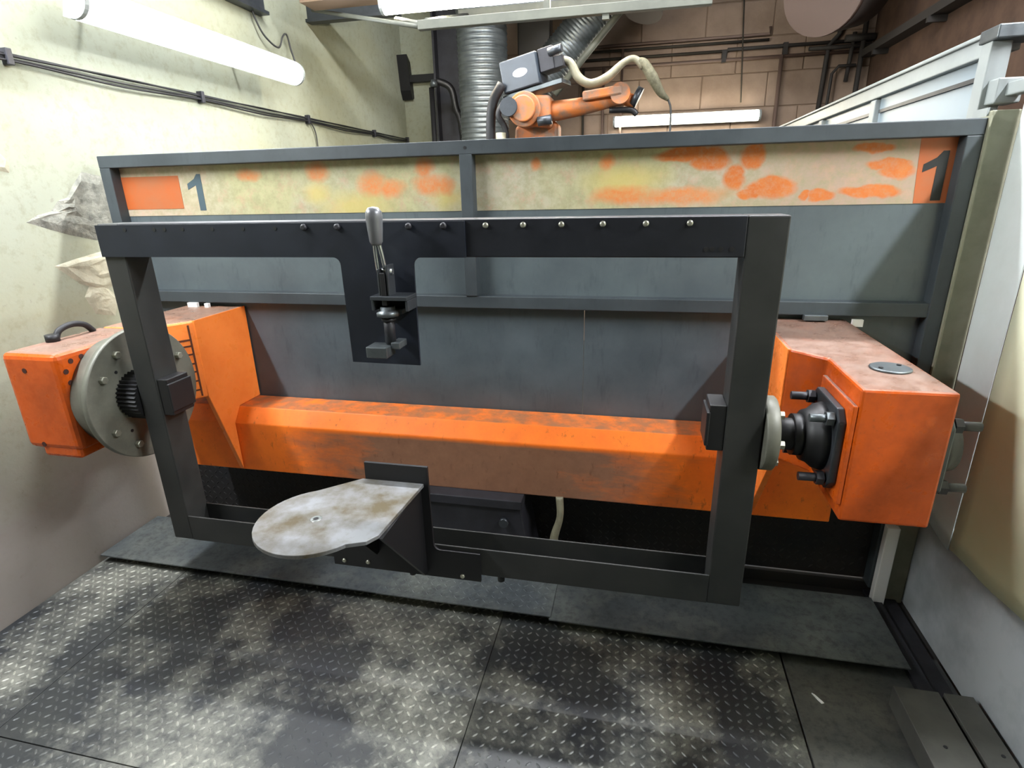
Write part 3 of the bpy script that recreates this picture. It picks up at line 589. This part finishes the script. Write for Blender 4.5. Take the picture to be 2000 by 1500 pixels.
obj('hanging_board', B(-1.4, 0.3, 4.96, 4.98, 3.0, 3.40), 'galv_dark', hf)
bd = obj('timber_packing', MB().box(-2.2, -1.68, 3.82, 4.0, 2.83, 2.88).box(-2.1, -1.72, 3.84, 3.98, 2.88, 2.93), 'mortar'); tag(bd, 'pale brown timber packing left of the ceiling lamp', 'timber')
bdp = obj('packing_rod', MB().cyl((-1.9, 3.91, 2.93), (-1.9, 3.91, 3.90), 0.02, n=10), 'hatch', bd)

# ================================================================== DUCTS AND POSTS
sd = thing('spiral_duct', (-1.36, 5.2, 0), 'ribbed galvanised spiral duct standing behind the robot', 'duct')
prof = []
z = -0.012
while z < 3.44: prof += [(z, .207), (z + .024, .207), (z + .029, .212), (z + .035, .212)]; z += .04
obj('pipe', MB().lathe((-1.36, 5.2, 0), (0, 0, 1), prof, 36), 'galv', sd)
dc = thing('steel_column', (-1.86, 5.85, 0), 'dark steel column left of the spiral duct', 'column')
obj('shaft', MB().box(-1.99, -1.73, 5.84, 5.86, -.012, 3.90).box(-1.99, -1.97, 5.74, 5.96, -.012, 3.90).box(-1.75, -1.73, 5.74, 5.96, -.012, 3.90), 'dark_steel', dc)
obj('foot_plate', B(-2.04, -1.68, 5.70, 6.0, -.012, .01), 'dark_steel', dc)
dk = thing('dark_column', (-1.0, 5.75, 0), 'broad black column between the two ducts', 'column')
obj('shaft', B(-1.16, -0.86, 5.7, 5.85, -.012, 3.90), 'black', dk, 0.01); obj('foot_plate', B(-1.2, -0.82, 5.66, 5.9, -.012, .01), 'black', dk)
fx = thing('flexible_duct', (-0.6, 5.5, 2.7), 'grey flexible duct slanting up to the right', 'duct')
a, b = Vector((-0.95, 5.5, 2.55)), Vector((-0.22, 5.5, 3.30)); L = (b - a).length; prof = []; q = 0
while q < L: prof += [(q, .155), (q + .012, .165), (q + .024, .155)]; q += .03
obj('hose_body', MB().lathe(a, b - a, prof, 32), 'galv', fx); obj('side_flashing', MB().tube([a + Vector((.17, -.08, -.1)), b + Vector((.14, -.08, -.1))], 0.03, n=8, sub=0), 'hatch', fx)
obj('outlet_collar', MB().lathe(b - (b-a).normalized()*.02, b - a, [(0, .17), (.10, .17), (.12, .19)], 32), 'galv_dark', fx)
rd = thing('round_branch', (-0.05, 5.7, 2.9), 'brown round duct mouth above the robot arm', 'duct')
obj('mouth', MB().cyl((-0.06, 5.85, 3.12), (0.12, 6.1, 3.90), 0.17, n=32), 'duct_brown', rd)
bdct = thing('large_round_duct', (1.3, 5.4, 2.75), 'large brown round duct end high on the right', 'duct')
obj('body', MB().cyl((1.26, 5.3, 3.02), (1.58, 5.69, 3.14), 0.29, n=40), 'duct_brown', bdct)
obj('rim', MB().lathe((1.26, 5.3, 3.02), (0.74, 0.9, 0.28), [(-.02, .295), (.02, .30), (.03, .295)], 40), 'conduit', bdct)
br = thing('wall_bracket', (-2.44, 6.1, 2.6), 'black tall wall bracket carrying a horizontal bar', 'bracket')
obj('plate', MB().prism([(6.02, 2.98), (6.10, 2.92), (6.16, 2.60), (6.10, 2.58), (6.06, 2.66)], 'x', -2.47, -2.36), 'black', br); obj('bar', B(-2.40, -1.3, 6.06, 6.12, 2.735, 2.80), 'black', br)
bpst = thing('black_standpipe', (-1.9, 5.4, 0), 'thin black standpipe with a pale cap beside the dark column', 'pipe')
obj('pipe', MB().cyl((-1.90, 5.4, -.012), (-1.90, 5.4, 2.56), 0.024, n=14), 'black', bpst); obj('cap', MB().lathe((-1.87, 5.38, 2.56), (0, 0, 1), [(0, .03), (.03, .035), (.06, .02)], 14), 'galv', bpst)
obj('brace', MB().tube([(-1.86, 5.42, 2.62), (-1.74, 5.45, 2.56), (-1.70, 5.46, 2.40), (-1.64, 5.48, 2.0), (-1.62, 5.48, 0.0)], 0.03, n=8), 'black', bpst)

# ================================================================== BACK WALL PIPES
def pipe(label, pts, r, mat='conduit', clips=(), cat='conduit'):
    t = thing('wall_conduit', pts[0], label, cat, 'conduits on the far wall'); obj('run', MB().tube(pts, r, n=8, sub=0), mat, t)
    for c in clips: obj('saddle', B(c[0]-.02, c[0]+.02, c[1], 6.40, c[2]-.05, c[2]+.05), 'cable_tray', t)
yb = 6.375
pipe('reddish brown conduit running level along the far wall', [(-0.9, yb, 2.80), (1.98, yb, 2.80)], 0.015, clips=((0.71, yb - .02, 2.83), (1.25, yb - .02, 2.86)))
pipe('second grey conduit just above the reddish brown one', [(-0.9, yb, 2.875), (0.75, yb, 2.875)], 0.013, 'ceil')
pipe('dark conduit ending in a drop clip on the far wall', [(0.72, yb, 2.80), (0.74, yb, 2.885), (1.98, yb, 2.885)], 0.016, 'cable_tray')
pipe('upper grey conduit ending below the large duct', [(-0.9, yb, 2.945), (1.1, yb, 2.945)], 0.012, 'ceil')
pipe('topmost thin brown conduit on the far wall', [(-0.9, yb, 2.99), (1.1, yb, 2.99), (1.1, yb, 3.05)], 0.013)
pipe('thin vertical wire above the far lamp', [(0.83, yb - .03, 3.44), (0.90, yb - .03, 2.42)], 0.007, 'ceil')
pipe('brown vertical conduit at the end of the far lamp', [(1.22, yb - .03, 2.80), (1.235, yb - .03, 0.2)], 0.018)
pipe('dark vertical conduit behind the enclosure', [(1.90, yb - .03, 3.44), (1.88, yb - .03, 0.2)], 0.022, 'cable_tray')
pipe('thin vertical conduit under the robot forearm', [(-0.42, yb - .03, 2.80), (-0.42, yb - .03, 0.2)], 0.014)
pipe('thin vertical conduit left of the robot forearm tip', [(-0.62, yb - .03, 2.80), (-0.62, yb - .03, 0.2)], 0.012, 'ceil')
pipe('short vertical conduit beside the far lamp left end', [(-0.24, yb - .03, 2.95), (-0.24, yb - .03, 0.2)], 0.012)
ct = thing('cable_tray', (1.94, 4.0, 2.7), 'dark cable tray heaped with cables along the right hall wall', 'tray')
obj('tray', MB().box(1.90, 2.0, 2.2, 6.35, 2.74, 2.75).box(1.89, 1.90, 2.2, 6.35, 2.74, 2.80), 'cable_tray', ct)
for i in range(5): obj('cable', MB().tube([(1.915 + .017*i, y, 2.76 + .012*(i % 2) + .006*math.sin(y*3 + i)) for y in (2.2, 3.2, 4.2, 5.2, 6.3)], 0.009, n=6), 'black_rubber', ct)
for y in (3.0, 4.0, 5.0, 6.0): obj('tray_bracket', B(1.88, 2.0, y, y + .03, 2.70, 2.74), 'cable_tray', ct)
cx = thing('drop_conduits', (1.7, 6.36, 2.5), 'tangle of dark conduit drops in the far right corner', 'conduit')
for pts, r in (([(1.70, yb, 3.44), (1.70, yb, 2.95), (1.62, yb, 2.86), (1.60, yb, 2.2)], .022), ([(1.45, yb - .02, 2.84), (1.98, yb - .02, 2.84)], .018), ([(1.66, yb - .04, 2.2), (1.67, yb - .04, 2.62), (1.72, yb - .04, 2.68), (1.86, yb - .04, 2.68)], .014), ([(1.82, yb - .02, 2.95), (1.80, yb - .02, 2.55)], .018), ([(1.74, yb - .04, 2.90), (1.98, yb - .04, 2.90)], .03)):
    obj('conduit', MB().tube(pts, r, n=8, sub=0), 'cable_tray', cx)

# ================================================================== ROBOT
rb = thing('welding_robot', (-0.75, 3.7, 0), 'orange welding robot arm rising behind the partition', 'robot')
RY = 3.6
obj('pedestal', MB().box(-1.0, -0.45, 3.45, 4.0, -.012, .03).cyl((-0.72, 3.72, 0.03), (-0.72, 3.72, 1.25), 0.17, n=28), 'robot_box', rb)
obj('base', MB().lathe((-0.72, 3.72, 1.25), (0, 0, 1), [(0, .22), (.10, .22), (.16, .17), (.30, .16)], 32), 'robot_orange', rb)
obj('lower_arm', MB().prism([(-0.80, 1.50), (-0.60, 1.50), (-0.50, 1.90), (-0.50, 2.03), (-0.62, 2.10), (-0.76, 2.02)], 'y', 3.62, 3.78), 'robot_orange', rb, 0.02, 3)
obj('shoulder', MB().cyl((-0.68, 3.50, 2.10), (-0.68, 3.80, 2.10), 0.095, n=32).cyl((-0.68, 3.46, 2.10), (-0.68, 3.50, 2.10), 0.07, n=32), 'robot_orange', rb, 0.006)
obj('elbow_block', MB().prism([(-0.72, 2.02), (-0.53, 2.0), (-0.53, 2.17), (-0.72, 2.18)], 'y', 3.52, 3.78), 'robot_orange', rb, 0.018, 3)
RF = Matrix.Rotation(-math.radians(6), 3, 'Y')
obj('forearm', MB().tube([(-0.56, RY, 2.09), (-0.40, RY, 2.105), (-0.22, RY, 2.13), (-0.12, RY, 2.14)], 0.07, n=16, sub=3, rs=[.058, .05, .04, .036]), 'robot_orange', rb)
obj('forearm_cover', MB().obox((-0.24, 3.555, 2.165), (0.22, .06, .05), RF), 'robot_orange', rb, 0.01)
obj('wrist', MB().cyl((-0.14, 3.53, 2.16), (-0.14, 3.67, 2.16), 0.055, n=24).cyl((-0.12, RY, 2.14), (-0.06, RY, 2.12), 0.035, n=20), 'robot_orange', rb)
obj('wrist_flange', MB().cyl((-0.065, RY, 2.15), (-0.035, RY, 2.135), 0.055, n=24), 'galv_dark', rb)
obj('torch_holder', MB().tube([(-0.20, RY - .02, 2.08), (-0.08, RY - .02, 2.075), (-0.045, RY - .02, 2.05)], 0.016, n=8), 'black', rb)
tr = obj('torch', MB().tube([(-0.06, RY, 2.325), (-0.02, RY, 2.31), (0.03, RY, 2.24), (0.08, RY, 2.16), (0.125, RY, 2.12)], 0.03, n=14, rs=[.014, .026, .03, .022, .010]), 'torch', rb)
obj('torch_wire', MB().tube([(0.125, RY, 2.12), (0.142, RY, 2.05), (0.145, RY, 1.80)], 0.006, n=6), 'cord', tr)
obj('hose', MB().tube([(-0.56, RY, 2.32), (-0.50, RY, 2.355), (-0.43, RY, 2.34), (-0.38, RY, 2.26), (-0.31, RY, 2.225), (-0.22, RY, 2.25), (-0.13, RY, 2.32), (-0.07, RY, 2.335), (-0.02, RY, 2.29)], 0.02, n=12, rs=[.018, .018, .022, .026, .024, .026, .018, .018, .018]), 'hose', rb)
RB = Matrix.Rotation(-math.radians(10), 3, 'Y') @ Matrix.Rotation(math.radians(-12), 3, 'Z')
wf = obj('wire_feeder', MB().obox((-0.705, 3.66, 2.305), (0.235, .16, .17), RB), 'robot_box', rb, 0.008)
c = Vector((-0.705, 3.66, 2.305)); lg = MB(); n = 28
ring = [c + RB @ Vector((.004 + .046*math.cos(2*PI*i/n), -.0812, .022*math.sin(2*PI*i/n))) for i in range(n)]
lg.add(ring + [p + RB @ Vector((0, .002, 0)) for p in ring], [tuple(range(n)), tuple(range(2*n-1, n-1, -1))] + [(i, (i+1) % n, n+(i+1) % n, n+i) for i in range(n)])
obj('oval_badge', lg, 'white', wf)
obj('feeder_tray', MB().obox(c + RB @ Vector((.05, .02, -.10)), (0.38, .16, .025), RB), 'galv', rb, 0.003)
obj('feeder_motor', MB().obox(c + RB @ Vector((.165, 0, .03)), (0.09, .12, .12), RB).obox(c + RB @ Vector((.20, -.02, .0)), (0.12, .07, .06), RB), 'dark_steel', rb, 0.004)
obj('gas_valve', MB().cyl(c + RB @ Vector((.19, -.07, .055)), c + RB @ Vector((.27, -.07, .055)), 0.022, n=14), 'galv_dark', rb)
obj('arm_cables', MB().tube([(-0.83, 3.6, 2.25), (-0.88, 3.58, 2.16), (-0.90, 3.58, 2.04), (-0.90, 3.6, 1.85), (-0.85, 3.65, 1.5)], 0.03, n=8).tube([(-0.80, 3.55, 2.16), (-0.84, 3.53, 2.08), (-0.80, 3.55, 1.98), (-0.82, 3.6, 1.7)], 0.018, n=8), 'black_rubber', rb)
obj('axis_motor', MB().cyl((-0.82, 3.50, 1.98), (-0.82, 3.50, 1.80), 0.03, n=14), 'hose', rb)
obj('motor_cap', MB().cyl((-0.76, 3.44, 2.11), (-0.76, 3.50, 2.11), 0.05, n=18), 'galv_dark', rb)
obj('joint_motor', MB().cyl((-0.60, 3.50, 2.03), (-0.52, 3.50, 2.04), 0.026, n=14), 'galv_dark', rb)

# ================================================================== LOOSE FLOOR ITEMS
def channel(x0, x1, label):
    t = .006; y0, y1 = 0.35, 1.66
    mb = MB().prism([(x0, 0.0005), (x0 + t, 0.0005), (x0 + t, .08 - t), (x1 - t, .08 - t), (x1 - t, 0.0005), (x1, 0.0005), (x1, .08), (x0, .08)], 'y', y0, y1)
    th = thing('steel_channel', ((x0 + x1)/2, 1.0, 0.0), label, 'channel', 'steel channels on the floor'); obj('profile', mb, 'channel', th, 0.0015, 1)
    h = mesh0('hole', MB().cyl((0, 0, 0), (0, 0, .0008), .006, n=8), 'black')
    for y in (1.25, 1.33, 1.45): inst(h, th, (x0 + .06, y, .08), 'hole')
channel(0.893, 1.026, 'upturned steel channel lying nearer the middle of the floor'); channel(1.04, 1.125, 'narrower upturned steel channel lying against the right wall')
db = obj('white_scrap', MB().prism([(0.655, 1.655), (0.663, 1.65), (0.685, 1.62), (0.677, 1.617), (0.668, 1.63)], 'z', 0.0, 0.004), 'white'); tag(db, 'small white scrap lying on the smooth dark floor plate', 'scrap')
